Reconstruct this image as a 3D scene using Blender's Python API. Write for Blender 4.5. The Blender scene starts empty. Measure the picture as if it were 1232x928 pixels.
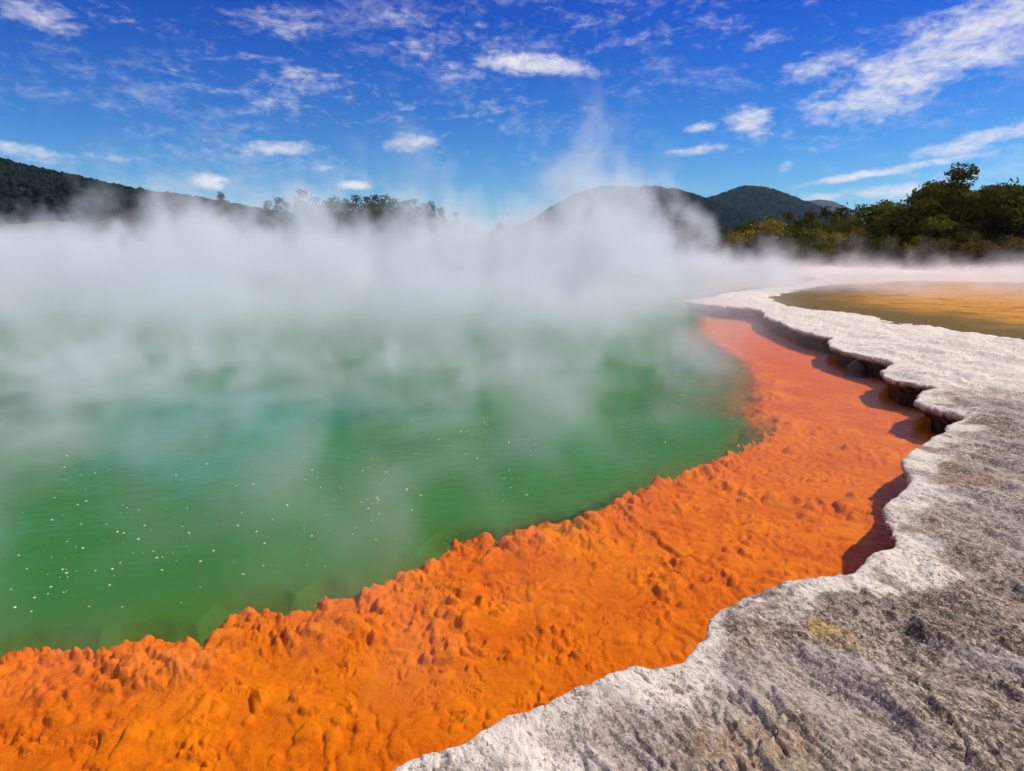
import bpy, math, random
import numpy as np
from mathutils import Vector

random.seed(7)
scene = bpy.context.scene
COL = scene.collection
rad = math.radians

# ------------------------------------------------------------------ camera
CAM_H = 2.0
FPX, PW, PH = 803.0, 1232.0, 928.0
PITCH = math.atan((PH / 2 - 298.0) / FPX)
cam_d = bpy.data.cameras.new('camera')
cam = bpy.data.objects.new('camera', cam_d)
COL.objects.link(cam)
cam.location = (0, 0, CAM_H)
cam.rotation_euler = (math.pi / 2 - PITCH, 0, 0)
cam_d.sensor_width = 36.0
cam_d.lens = 36.0 * FPX / PW
cam_d.clip_start = 0.05
cam_d.clip_end = 12000
scene.camera = cam


def direction(px, py):
    dx, dy = (px - PW / 2) / FPX, (PH / 2 - py) / FPX
    c, s = math.cos(PITCH), math.sin(PITCH)
    return dx, c + dy * s, -s + dy * c


def ground_at(px, py, z=0.0):
    """where the sight line of the surveyed picture point meets height z"""
    x, y, dz = direction(px, py)
    t = (z - CAM_H) / dz
    return x * t, y * t


def at_range(px, py, dist):
    x, y, dz = direction(px, py)
    t = dist / math.hypot(x, y)
    return x * t, y * t, CAM_H + dz * t


def azel(px, py):
    x, y, z = direction(px, py)
    return math.atan2(x, y), math.atan2(z, math.hypot(x, y))


# ------------------------------------------------------------------ noise
def _hash(ix, iy, seed):
    h = (ix.astype(np.int64) * 374761393 + iy.astype(np.int64) * 668265263 + seed * 1274126177) & 0xFFFFFFFF
    h = ((h ^ (h >> 13)) * 1274126177) & 0xFFFFFFFF
    h = ((h ^ (h >> 16)) * 2246822519) & 0xFFFFFFFF
    h = h ^ (h >> 15)
    return (h & 0xFFFFFF).astype(np.float32) / np.float32(0xFFFFFF)


def perlin(x, y, seed=0):
    ix, iy = np.floor(x), np.floor(y)
    fx, fy = (x - ix).astype(np.float32), (y - iy).astype(np.float32)
    ix, iy = ix.astype(np.int64), iy.astype(np.int64)
    u = fx * fx * fx * (fx * (fx * 6 - 15) + 10)
    v = fy * fy * fy * (fy * (fy * 6 - 15) + 10)

    def g(dx, dy):
        a = _hash(ix + dx, iy + dy, seed) * np.float32(6.2831853)
        return np.cos(a) * (fx - dx) + np.sin(a) * (fy - dy)
    a, b, c, d = g(0, 0), g(1, 0), g(0, 1), g(1, 1)
    return ((a + (b - a) * u) + ((c + (d - c) * u) - (a + (b - a) * u)) * v) * 1.4


def fbm(x, y, octaves=4, seed=0, gain=0.5, ridged=False):
    s, amp, tot = 0.0, 1.0, 0.0
    for o in range(octaves):
        n = perlin(x * 2 ** o + 17.3 * o, y * 2 ** o - 9.1 * o, seed + o)
        if ridged:
            n = 1 - 2 * np.abs(n)
        s = s + n * amp
        tot += amp
        amp *= gain
    return s / tot


def domes(x, y, cell, seed, prob, rmin, rmax):
    """height of overlapping rounded mounds"""
    gx, gy = x / cell, y / cell
    ix, iy = np.floor(gx).astype(np.int64), np.floor(gy).astype(np.int64)
    h = np.zeros(x.shape, np.float32)
    for dx in (-1, 0, 1):
        for dy in (-1, 0, 1):
            cx, cy = ix + dx, iy + dy
            on = _hash(cx, cy, seed) < prob
            r = (rmin + (rmax - rmin) * _hash(cx, cy, seed + 3) ** 1.6)
            ox = (cx + _hash(cx, cy, seed + 1)) * cell
            oy = (cy + _hash(cx, cy, seed + 2)) * cell
            st = 0.65 + 0.7 * _hash(cx, cy, seed + 4)
            a = _hash(cx, cy, seed + 5) * 3.14
            ex, ey = x - ox, y - oy
            ca, sa = np.cos(a), np.sin(a)
            d2 = ((ex * ca + ey * sa) / st) ** 2 + ((ey * ca - ex * sa) * st) ** 2
            v = r * np.maximum(1 - d2 / (r * r), 0) ** 0.36 * on
            h = np.maximum(h, v.astype(np.float32))
    return h


def smooth(e0, e1, v):
    t = np.clip((v - e0) / (e1 - e0), 0, 1)
    return t * t * (3 - 2 * t)


def polygon_sd(x, y, poly):
    """signed distance, positive inside"""
    P = np.array(poly, np.float32)
    Q = np.roll(P, -1, axis=0)
    best = np.full(x.shape, 1e12, np.float32)
    ins = np.zeros(x.shape, bool)
    for (ax, ay), (bx, by) in zip(P, Q):
        ex, ey = bx - ax, by - ay
        px, py = x - ax, y - ay
        t = np.clip((px * ex + py * ey) / (ex * ex + ey * ey + 1e-12), 0, 1)
        qx, qy = px - ex * t, py - ey * t
        np.minimum(best, qx * qx + qy * qy, out=best)
        if ay != by:
            c = ((ay > y) != (by > y)) & (x < (bx - ax) * (y - ay) / (by - ay) + ax)
            ins ^= c
    return np.where(ins, 1, -1) * np.sqrt(best)


def line_sd(x, y, pts):
    """distance to an open line; sign + on its left"""
    best = np.full(x.shape, 1e12, np.float32)
    sgn = np.ones(x.shape, np.float32)
    for (ax, ay), (bx, by) in zip(pts[:-1], pts[1:]):
        ex, ey = bx - ax, by - ay
        px, py = x - ax, y - ay
        t = np.clip((px * ex + py * ey) / (ex * ex + ey * ey + 1e-12), 0, 1)
        d = (px - ex * t) ** 2 + (py - ey * t) ** 2
        m = d < best
        best = np.where(m, d, best)
        sgn = np.where(m, np.sign(ex * py - ey * px), sgn)
    return np.sqrt(best), sgn


# ------------------------------------------------------------------ survey of the shore lines
LEDGE = 0.22
rim_px = [(462, 928), (490, 914), (520, 904), (560, 892), (585, 878), (610, 862), (640, 846), (660, 838), (700, 823),
          (740, 808), (768, 800), (790, 797), (812, 796), (824, 791), (830, 784), (838, 776), (848, 769), (853, 757),
          (855, 744), (862, 735), (880, 726), (905, 716), (925, 710), (940, 704), (960, 697), (985, 693), (1010, 690),
          (1028, 687), (1040, 677), (1046, 668), (1062, 662), (1076, 655), (1079, 646), (1072, 634), (1064, 624),
          (1064, 612), (1070, 602), (1080, 592), (1092, 584), (1094, 576), (1087, 566), (1084, 553), (1092, 545),
          (1104, 537), (1122, 527), (1136, 519), (1140, 512), (1152, 507), (1161, 502), (1150, 497), (1132, 493),
          (1115, 488), (1102, 482), (1104, 475), (1114, 470), (1128, 467), (1120, 464), (1098, 460), (1076, 456),
          (1062, 450), (1060, 445), (1068, 440), (1078, 437), (1066, 434), (1040, 428), (1018, 422), (1000, 416),
          (997, 410), (1002, 406), (990, 404), (972, 400), (955, 394), (940, 388), (926, 383), (919, 378), (916, 373),
          (902, 370), (880, 368.5), (860, 367), (840, 364.5), (823, 362), (838, 359.5), (860, 357), (868, 353), (895, 350),
          (925, 346), (960, 342), (985, 335), (950, 326.5), (905, 323), (880, 321.5)]
rim = [ground_at(px, py, LEDGE) for px, py in rim_px]
far_loop = [(5, 58), (-6, 60), (-20, 57), (-33, 50), (-40, 38), (-38, 24), (-30, 13), (-20, 6), (-12, 2.4), (-7, 0.9),
            (-4.2, 0.75), (-2.2, 1.1), (-1.1, 1.55)]
POOL = rim + far_loop

drop_px = [(0, 772), (50, 768), (85, 766), (115, 769), (145, 757), (175, 754), (210, 757), (240, 761), (262, 745),
           (280, 728), (300, 718), (325, 716), (345, 727), (370, 719), (395, 704), (420, 703), (445, 695), (470, 680),
           (490, 672), (515, 668), (530, 655), (545, 643), (570, 636), (600, 638), (625, 627), (650, 619), (690, 618),
           (720, 603), (740, 590), (770, 575), (800, 567), (830, 555), (860, 543), (880, 530), (903, 514), (914, 492),
           (915, 470), (910, 448), (900, 430), (880, 418), (862, 410), (850, 400), (842, 388), (838, 376)]
drop = [ground_at(px, py, 0.0) for px, py in drop_px]
DEEP = [(-3.4, 2.75), (-2.7, 2.72)] + drop + [ground_at(a, b) for a, b in ((840, 356), (880, 349), (925, 343.5), (955, 340), (950, 333), (915, 328.5), (885, 327))] + [ (4, 54), (-6, 57), (-19, 54), (-31, 48),
                            (-37, 37), (-35, 25), (-27, 15), (-18, 8.5), (-11, 5), (-7, 3.4), (-4.6, 2.85)]

POOL2_PX = [(930, 358), (945, 365), (968, 370), (985, 372), (1012, 375), (1040, 378), (1060, 382), (1085, 389), (1110, 392),
            (1150, 397), (1200, 403), (1232, 407), (1320, 420), (1480, 446), (1700, 440), (1500, 370), (1300, 346), (1232, 340),
            (1100, 338), (1000, 343), (955, 352)]
Z2 = 0.17
POOL2 = [ground_at(px, py, Z2) for px, py in POOL2_PX]

# ------------------------------------------------------------------ ring grid round the viewpoint (fine near, coarse far)
az = np.concatenate([np.arange(-48, 48, 0.12), np.arange(48, 82, 0.45), np.arange(82, 278, 4.0), np.arange(278, 312, 0.45)])
rr = [0.05]
while rr[-1] < 9000:
    r = rr[-1]
    q = 0.06 if r < 1.2 else 0.004 if r < 8 else 0.006 if r < 16 else 0.010 if r < 90 else 0.05
    rr.append(r * (1 + q))
rr = np.array(rr)
NR, NA = len(rr), len(az)
A, R = np.meshgrid(np.radians(az), rr)
GX, GY = (np.sin(A) * R).astype(np.float32), (np.cos(A) * R).astype(np.float32)
near_rows = int(np.searchsorted(rr, 95))


def rim_wobble(x, y):
    f = np.clip(np.hypot(x, y) / 6, 0.6, 3)
    return (fbm(x * 9, y * 9, 4, 11, 0.6) * 0.026 + fbm(x * 34, y * 34, 2, 13) * 0.006 + fbm(x * 2.6, y * 2.6, 2, 15) * 0.03) * f


def sd_land(x, y):
    return -polygon_sd(x, y, POOL) + rim_wobble(x, y)


SD = np.full(GX.shape, 50, np.float32)
SD[:near_rows] = sd_land(GX[:near_rows], GY[:near_rows])
SDD = np.full(GX.shape, -50, np.float32)
SDD[:near_rows] = polygon_sd(GX[:near_rows], GY[:near_rows], DEEP)
SD2 = np.full(GX.shape, -50, np.float32)
SD2[:near_rows] = polygon_sd(GX[:near_rows], GY[:near_rows], POOL2) + fbm(GX[:near_rows] * 1.3, GY[:near_rows] * 1.3, 4, 23) * 0.5

idx = np.arange(NR * NA).reshape(NR, NA)
QUADS = np.stack([idx[:-1], np.roll(idx, -1, 1)[:-1], np.roll(idx, -1, 1)[1:], idx[1:]], -1).reshape(-1, 4)


# ------------------------------------------------------------------ mesh helpers
def mesh_from(name, co, faces, mats, attrs=None, smooth_shade=True, parent=None, mat_index=None):
    me = bpy.data.meshes.new(name)
    co = np.asarray(co, np.float32)
    faces = np.asarray(faces, np.int32)
    k = faces.shape[1]
    me.vertices.add(len(co))
    me.vertices.foreach_set('co', co.ravel())
    me.loops.add(faces.size)
    me.loops.foreach_set('vertex_index', faces.ravel())
    me.polygons.add(len(faces))
    me.polygons.foreach_set('loop_start', np.arange(0, faces.size, k, dtype=np.int32))
    if smooth_shade:
        me.polygons.foreach_set('use_smooth', np.ones(len(faces), bool))
    if mat_index is not None:
        me.polygons.foreach_set('material_index', np.asarray(mat_index, np.int32))
    for m in mats:
        me.materials.append(m)
    for an, av in (attrs or {}).items():
        a = me.attributes.new(an, 'FLOAT', 'POINT')
        a.data.foreach_set('value', np.asarray(av, np.float32).ravel())
    me.update(calc_edges=True)
    me.validate()
    ob = bpy.data.objects.new(name, me)
    COL.objects.link(ob)
    if parent is not None:
        ob.parent = parent
    return ob


def compact(mask_faces, co, attrs, quads=None):
    q = (QUADS if quads is None else quads)[mask_faces]
    used, inv = np.unique(q, return_inverse=True)
    return co[used], inv.reshape(q.shape), {k: v[used] for k, v in attrs.items()}, used


def tag(o, label=None, cat=None, group=None, kind=None):
    for k, v in (('label', label), ('category', cat), ('group', group), ('kind', kind)):
        if v:
            o[k] = v
    return o


# ------------------------------------------------------------------ node expression helper
class E:
    def __init__(self, t, s):
        self.t, self.s = t, s

    def _op(self, op, *others, clamp=False):
        n = self.t.nodes.new('ShaderNodeMath')
        n.operation = op
        n.use_clamp = clamp
        for i, v in enumerate((self,) + others):
            if isinstance(v, E):
                self.t.links.new(v.s, n.inputs[i])
            else:
                n.inputs[i].default_value = v
        return E(self.t, n.outputs[0])

    def __add__(s, o): return s._op('ADD', o)
    def __radd__(s, o): return s._op('ADD', o)
    def __sub__(s, o): return s._op('SUBTRACT', o)
    def __mul__(s, o): return s._op('MULTIPLY', o)
    def __rmul__(s, o): return s._op('MULTIPLY', o)
    def __truediv__(s, o): return s._op('DIVIDE', o)
    def __rsub__(s, o): return (s * -1.0) + o
    def max(s, o): return s._op('MAXIMUM', o)
    def min(s, o): return s._op('MINIMUM', o)
    def abs(s): return s._op('ABSOLUTE')
    def pow(s, o): return s._op('POWER', o)
    def exp(s): return s._op('EXPONENT')
    def clamp(s): return s._op('ADD', 0.0, clamp=True)

    def ramp(s, a, b, lo=0.0, hi=1.0, kind='SMOOTHSTEP'):
        n = s.t.nodes.new('ShaderNodeMapRange')
        n.interpolation_type = kind
        s.t.links.new(s.s, n.inputs[0])
        for i, v in enumerate((a, b, lo, hi)):
            n.inputs[i + 1].default_value = v
        return E(s.t, n.outputs[0])


class Tree:
    def __init__(self, t):
        self.t = t

    def new(self, kind, **props):
        n = self.t.nodes.new(kind)
        for k, v in props.items():
            setattr(n, k, v)
        return n

    def link(self, a, b):
        self.t.links.new(a.s if isinstance(a, E) else a, b)

    def e(self, s): return E(self.t, s)

    def noise(self, vec, scale, detail=3.0, rough=0.55, dist=0.0, out=0, ntype=None, dims='3D'):
        n = self.new('ShaderNodeTexNoise', noise_dimensions=dims)
        if ntype:
            n.noise_type = ntype
        if vec is not None:
            self.link(vec, n.inputs['Vector'])
        n.inputs['Scale'].default_value = scale
        n.inputs['Detail'].default_value = detail
        n.inputs['Roughness'].default_value = rough
        n.inputs['Distortion'].default_value = dist
        return self.e(n.outputs[out])

    def voronoi(self, vec, scale, feature='F1', out='Distance', rand=1.0):
        n = self.new('ShaderNodeTexVoronoi', feature=feature)
        self.link(vec, n.inputs['Vector'])
        n.inputs['Scale'].default_value = scale
        n.inputs['Randomness'].default_value = rand
        return self.e(n.outputs[out])

    def mapping(self, vec, loc=(0, 0, 0), rot=(0, 0, 0), scale=(1, 1, 1), vtype='POINT'):
        if self.t.bl_idname == 'GeometryNodeTree':
            return self.vmath('MULTIPLY', vec, scale)
        n = self.new('ShaderNodeMapping', vector_type=vtype)
        self.link(vec, n.inputs[0])
        n.inputs[1].default_value, n.inputs[2].default_value, n.inputs[3].default_value = loc, rot, scale
        return n.outputs[0]

    def vmath(self, op, a, b=None, out=0):
        n = self.new('ShaderNodeVectorMath', operation=op)
        self.link(a, n.inputs[0])
        if b is not None:
            if isinstance(b, (tuple, list)):
                n.inputs[1].default_value = b
            else:
                self.link(b, n.inputs[1])
        return n.outputs[out]

    def mix(self, fac, a, b, blend='MIX'):
        n = self.new('ShaderNodeMix', data_type='RGBA', blend_type=blend)
        if isinstance(fac, E):
            self.link(fac, n.inputs[0])
        else:
            n.inputs[0].default_value = fac
        for i, v in ((6, a), (7, b)):
            if isinstance(v, (tuple, list)):
                n.inputs[i].default_value = (*v[:3], 1)
            else:
                self.link(v, n.inputs[i])
        return n.outputs[2]

    def attr(self, name, out='Fac'):
        n = self.new('ShaderNodeAttribute', attribute_name=name)
        return self.e(n.outputs[out])


def material(name):
    m = bpy.data.materials.new(name)
    m.use_nodes = True
    m.node_tree.nodes.clear()
    T = Tree(m.node_tree)
    out = T.new('ShaderNodeOutputMaterial')
    return m, T, out


def principled(T, out, color, rough=0.8, spec=0.3, normal=None):
    b = T.new('ShaderNodeBsdfPrincipled')
    if isinstance(color, (tuple, list)):
        b.inputs['Base Color'].default_value = (*color, 1)
    else:
        T.link(color, b.inputs['Base Color'])
    if isinstance(rough, E):
        T.link(rough, b.inputs['Roughness'])
    else:
        b.inputs['Roughness'].default_value = rough
    b.inputs['Specular IOR Level'].default_value = spec
    if normal is not None:
        T.link(normal, b.inputs['Normal'])
    T.link(b.outputs[0], out.inputs[0])
    return b


def bump(T, height, strength=0.5, distance=0.02, normal=None):
    n = T.new('ShaderNodeBump')
    n.inputs['Strength'].default_value = strength
    n.inputs['Distance'].default_value = distance
    T.link(height, n.inputs['Height'])
    if normal is not None:
        T.link(normal, n.inputs['Normal'])
    return n.outputs[0]


# ------------------------------------------------------------------ materials
def mat_sinter():
    m, T, out = material('sinter')
    pos = T.new('ShaderNodeNewGeometry').outputs['Position']
    sd, hgt, moss = T.attr('shore'), T.attr('relief'), T.attr('wash')
    grain_dir = T.mapping(pos, rot=(0, 0, rad(-72)), scale=(1.0, 0.74, 1.0), vtype='TEXTURE')
    n_big = T.noise(pos, 0.55, 4, 0.6)
    n_patch = T.noise(pos, 1.9, 4, 0.6, 0.5)
    n_mid = T.noise(grain_dir, 3.0, 5, 0.68, 0.6)
    n_fine = T.noise(grain_dir, 15.0, 5, 0.75, 0.5)
    n_grit = T.noise(grain_dir, 42.0, 3, 0.75)
    # grey-brown weathered crust and pale mineral crust
    dark = (0.080, 0.058, 0.045)
    mid = (0.29, 0.222, 0.168)
    pale = (0.51, 0.425, 0.355)
    white = (0.69, 0.61, 0.525)
    wpos = T.vmath('ADD', grain_dir, T.vmath('MULTIPLY', T.noise(pos, 20, 2, out=1).s, (0.03, 0.03, 0.03)))
    fleck = T.voronoi(wpos, 48.0, out='Color')
    fl_s = T.new('ShaderNodeSeparateColor')
    T.link(fleck, fl_s.inputs[0])
    flk = T.e(fl_s.outputs[0])
    fleck2 = T.voronoi(wpos, 110.0, out='Color')
    fl_s2 = T.new('ShaderNodeSeparateColor')
    T.link(fleck2, fl_s2.inputs[0])
    v = n_fine * 0.52 + n_mid * 0.36 + n_grit * 0.46 - 0.17 + (flk - 0.5) * 0.18 + (T.e(fl_s2.outputs[0]) - 0.5) * 0.16
    c = T.mix(v.ramp(0.40, 0.56), dark, mid)
    c = T.mix(v.ramp(0.53, 0.68) * 0.85, c, pale)
    tan = T.mix((n_big.ramp(0.45, 0.65)) * 0.45, c, (0.40, 0.28, 0.165))
    tan = T.mix(T.attr('rugged').ramp(0.55, 0.1) * (0.35 + n_patch * 0.6), tan, T.mix(v.ramp(0.36, 0.58), (0.18, 0.142, 0.118), (0.43, 0.365, 0.32)))
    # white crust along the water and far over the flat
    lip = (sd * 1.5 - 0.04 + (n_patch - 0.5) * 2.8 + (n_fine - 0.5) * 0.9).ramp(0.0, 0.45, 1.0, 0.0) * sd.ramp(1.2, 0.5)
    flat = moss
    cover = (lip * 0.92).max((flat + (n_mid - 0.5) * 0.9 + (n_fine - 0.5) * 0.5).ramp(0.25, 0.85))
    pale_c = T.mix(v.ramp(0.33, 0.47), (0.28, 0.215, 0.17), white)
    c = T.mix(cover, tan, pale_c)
    # darker brown in the hollows and cracks of the crust
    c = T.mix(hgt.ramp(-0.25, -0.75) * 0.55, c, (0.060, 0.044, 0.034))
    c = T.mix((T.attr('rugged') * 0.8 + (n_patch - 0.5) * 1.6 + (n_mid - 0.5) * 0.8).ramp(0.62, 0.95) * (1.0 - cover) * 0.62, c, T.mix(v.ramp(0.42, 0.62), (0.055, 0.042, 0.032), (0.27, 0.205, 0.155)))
    # sulphur stain
    sx, sy = ground_at(1000, 768, LEDGE)
    d = T.vmath('LENGTH', T.mapping(pos, loc=(sx, sy, LEDGE), rot=(0, 0, rad(-60)), scale=(0.24, 0.10, 1.0), vtype='TEXTURE'), out=1)
    st = (T.e(d) + (n_fine - 0.5) * 2.2).ramp(0.35, 0.95, 1.0, 0.0) * n_fine.ramp(0.42, 0.58)
    c = T.mix(st * 0.75, c, (0.58, 0.36, 0.05))
    # undercut shade painted dark over the wet foot of the ledge
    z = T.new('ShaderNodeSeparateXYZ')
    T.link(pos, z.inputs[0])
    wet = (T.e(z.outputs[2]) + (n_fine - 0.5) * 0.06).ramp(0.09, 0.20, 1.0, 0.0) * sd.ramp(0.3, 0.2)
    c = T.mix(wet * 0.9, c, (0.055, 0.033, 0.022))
    nrm = bump(T, n_fine + n_grit * 0.5 + flk * 0.25, 0.8, 0.024)
    principled(T, out, c, 0.88, 0.25, nrm)
    return m


def mat_shelf():
    m, T, out = material('orange_sinter')
    pos = T.new('ShaderNodeNewGeometry').outputs['Position']
    rel, far = T.attr('relief'), T.attr('reach')
    n1 = T.noise(pos, 1.3, 4, 0.6)
    n2 = T.noise(pos, 9.0, 4, 0.65)
    n3 = T.noise(pos, 60.0, 4, 0.7)
    n4 = T.noise(pos, 260.0, 3, 0.6)
    c = T.mix(n1.ramp(0.35, 0.68), (0.60, 0.130, 0.001), (0.70, 0.190, 0.0012))
    c = T.mix(n2.ramp(0.55, 0.78) * 0.5, c, (0.64, 0.20, 0.003))
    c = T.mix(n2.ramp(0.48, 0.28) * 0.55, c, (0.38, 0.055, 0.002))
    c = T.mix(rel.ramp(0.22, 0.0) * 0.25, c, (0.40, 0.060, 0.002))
    c = T.mix(n3.ramp(0.54, 0.74) * 0.25, c, (0.80, 0.36, 0.03))
    c = T.mix(far * 0.75, c, (0.66, 0.118, 0.004))
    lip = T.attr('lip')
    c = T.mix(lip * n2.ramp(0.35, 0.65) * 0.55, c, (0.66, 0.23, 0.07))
    nrm = bump(T, n3 * 0.8 + n4 * 0.4, 0.6, 0.012)
    nrm = bump(T, n2, 0.35, 0.05, nrm)
    principled(T, out, c, 0.8, 0.04, nrm)
    return m


def mat_water():
    m, T, out = material('pool_water')
    pos = T.new('ShaderNodeNewGeometry').outputs['Position']
    tr = T.new('ShaderNodeBsdfTransparent')
    tr.inputs[0].default_value = (0.99, 0.97, 0.95, 1)
    rip = T.noise(T.mapping(pos, rot=(0, 0, rad(20)), scale=(1, 2.2, 1)), 5.5, 4, 0.6, 0.5)
    nrm = bump(T, rip, 0.16, 0.05)
    gl = T.new('ShaderNodeBsdfGlossy')
    gl.inputs['Roughness'].default_value = 0.04
    T.link(nrm, gl.inputs['Normal'])
    fr = T.new('ShaderNodeFresnel')
    fr.inputs[0].default_value = 1.30
    T.link(nrm, fr.inputs['Normal'])
    m2 = T.new('ShaderNodeMixShader')
    T.link((T.e(fr.outputs[0]) - 0.012).max(0.0) * 0.52, m2.inputs[0])
    T.link(tr.outputs[0], m2.inputs[1])
    T.link(gl.outputs[0], m2.inputs[2])
    T.link(m2.outputs[0], out.inputs[0])
    return m


def mat_turbid():
    """the milky green body of the water that the eye cannot see into"""
    m, T, out = material('milky_green_water')
    pos = T.new('ShaderNodeNewGeometry').outputs['Position']
    turb = T.attr('turbid')
    edge = T.attr('edge')
    n1 = T.noise(pos, 0.22, 3, 0.5)
    n2 = T.noise(T.mapping(pos, scale=(1, 0.7, 1)), 1.1, 5, 0.62, 0.8)
    d = T.e(T.vmath('LENGTH', T.mapping(pos, loc=(*ground_at(265, 505), 0), scale=(2.4, 2.6, 1), vtype='TEXTURE'), out=1)).ramp(1.4, 0.0, -0.10, 0.30)
    c = T.mix((n1 + (n2 - 0.5) * 0.5 + d).ramp(0.42, 0.74), (0.034, 0.165, 0.028), (0.022, 0.215, 0.135))
    c = T.mix(n2.ramp(0.52, 0.75) * 0.45, c, (0.065, 0.235, 0.060))
    c = T.mix(n2.ramp(0.46, 0.28) * 0.40, c, (0.024, 0.120, 0.024))
    c = T.mix(edge * 0.75, c, (0.085, 0.110, 0.014))
    dif = T.new('ShaderNodeBsdfDiffuse')
    T.link(c, dif.inputs[0])
    tr = T.new('ShaderNodeBsdfTransparent')
    mx = T.new('ShaderNodeMixShader')
    T.link(turb, mx.inputs[0])
    T.link(tr.outputs[0], mx.inputs[1])
    T.link(dif.outputs[0], mx.inputs[2])
    T.link(mx.outputs[0], out.inputs[0])
    return m


def mat_pool2():
    m, T, out = material('ochre_water')
    pos = T.new('ShaderNodeNewGeometry').outputs['Position']
    sd = T.attr('inset')
    n = T.noise(T.mapping(pos, scale=(0.75, 1.2, 1)), 0.9, 5, 0.65, 0.8)
    n2 = T.noise(pos, 6, 4, 0.7)
    far = (sd + (n - 0.5) * 5.0).ramp(1.0, 5.0)
    c = T.mix(far, (0.10, 0.066, 0.003), (0.50, 0.215, 0.005))
    c = T.mix(n2.ramp(0.5, 0.75) * 0.5, c, (0.34, 0.20, 0.02))
    c = T.mix((n + (n2 - 0.5) * 0.4).ramp(0.50, 0.34) * 0.75, c, (0.13, 0.070, 0.006))
    nrm = bump(T, n2, 0.4, 0.03)
    principled(T, out, c, 0.6, 0.08, nrm)
    return m


def mat_leaf(name, dark, light, hue):
    m, T, out = material(name)
    rnd = T.new('ShaderNodeObjectInfo').outputs['Random']
    tint = T.attr('tint')
    c = T.mix(tint, dark, light)
    c = T.mix(T.e(rnd).ramp(0.3, 1.0) * 0.45, c, hue)
    dif = T.new('ShaderNodeBsdfDiffuse')
    T.link(c, dif.inputs[0])
    tl = T.new('ShaderNodeBsdfTranslucent')
    T.link(c, tl.inputs[0])
    mx = T.new('ShaderNodeMixShader')
    mx.inputs[0].default_value = 0.22
    T.link(dif.outputs[0], mx.inputs[1])
    T.link(tl.outputs[0], mx.inputs[2])
    T.link(mx.outputs[0], out.inputs[0])
    return m


def mat_plain(name, a, b, scale, rough=0.9):
    m, T, out = material(name)
    pos = T.new('ShaderNodeNewGeometry').outputs['Position']
    n = T.noise(pos, scale, 5, 0.65)
    principled(T, out, T.mix(n.ramp(0.35, 0.65), a, b), rough, 0.15)
    return m


M_SINTER, M_SHELF, M_WATER, M_POOL2, M_TURBID = mat_sinter(), mat_shelf(), mat_water(), mat_pool2(), mat_turbid()
M_BARK = mat_plain('bark', (0.07, 0.055, 0.045), (0.16, 0.13, 0.11), 6)
M_HILL = mat_plain('bush_hill', (0.010, 0.020, 0.014), (0.022, 0.036, 0.020), 0.05)
M_FARHILL = mat_plain('far_bush_hill', (0.012, 0.026, 0.026), (0.020, 0.036, 0.030), 0.02)
M_KNOLL = mat_plain('dry_grass', (0.060, 0.072, 0.036), (0.12, 0.125, 0.065), 0.15)
M_LEAF_DARK = mat_leaf('dark_leaf', (0.014, 0.018, 0.005), (0.135, 0.130, 0.018), (0.13, 0.095, 0.015))
M_LEAF_OLIVE = mat_leaf('olive_leaf', (0.050, 0.045, 0.008), (0.32, 0.25, 0.032), (0.24, 0.15, 0.025))
M_LEAF_BROWN = mat_leaf('brown_leaf', (0.045, 0.034, 0.014), (0.19, 0.13, 0.045), (0.15, 0.12, 0.04))
M_PINE = mat_leaf('pine_needle', (0.012, 0.024, 0.008), (0.075, 0.095, 0.020), (0.08, 0.075, 0.014))
M_FOREST = mat_leaf('forest_canopy', (0.006, 0.013, 0.013), (0.014, 0.022, 0.020), (0.014, 0.024, 0.022))

# ------------------------------------------------------------------ ground
X, Y = GX.ravel(), GY.ravel()
S, S2 = SD.ravel(), SD2.ravel()
RADIUS = R.ravel().astype(np.float32)
near_f = smooth(14, 7, RADIUS)


def ground_relief(x, y, r):
    rot = rad(-72)
    gx, gy = x * math.cos(rot) + y * math.sin(rot), -x * math.sin(rot) + y * math.cos(rot)
    wx = fbm(x * 1.7, y * 1.7, 3, 31) * 0.35
    h = fbm(gx * 0.9 + wx, gy * 2.4 + wx, 5, 40, 0.58)
    step = h * 9.0
    fl = np.floor(step)
    terr = (fl + smooth(0.70, 0.98, step - fl)) / 9.0          # flaky crust, layer on layer
    fine = fbm(gx * 8 + wx, gy * 12 + wx, 4, 47, 0.62, ridged=True)
    grit = fbm(x * 30, y * 30, 3, 53, 0.75) * 1.2
    return h, terr, fine, grit


h, terr, fine, grit = ground_relief(X, Y, RADIUS)
rugged = smooth(-0.22, 0.28, fbm(X * 0.75 + 3, Y * 0.75, 4, 74, 0.6))
inland = smooth(0.0, 0.5, S)
Z = np.full(X.shape, LEDGE, np.float32)
Z += terr * 0.14 * (0.35 + 0.65 * inland) * smooth(60, 10, RADIUS)
Z += (fine * 0.014 + grit * 0.008) * (0.45 + 0.55 * inland) * (0.25 + 0.95 * rugged) * near_f
Z += fbm(X * 0.9, Y * 0.9, 3, 61) * 0.02 * inland
Z -= 0.016 * np.exp(-np.maximum(S, 0) / 0.012)                 # rounded lip
Z += smooth(0.3, 1.6, S) * 0.02
Z -= smooth(-0.9, 0.25, S2) * 0.16                              # basin of the second pool
Z += smooth(58, 130, RADIUS) * 1.2 + fbm(X * 0.06, Y * 0.06, 3, 66) * smooth(45, 90, RADIUS) * 0.7
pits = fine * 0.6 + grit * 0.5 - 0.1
near_i = np.where((RADIUS < 9) & (S > -0.1))[0]
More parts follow.
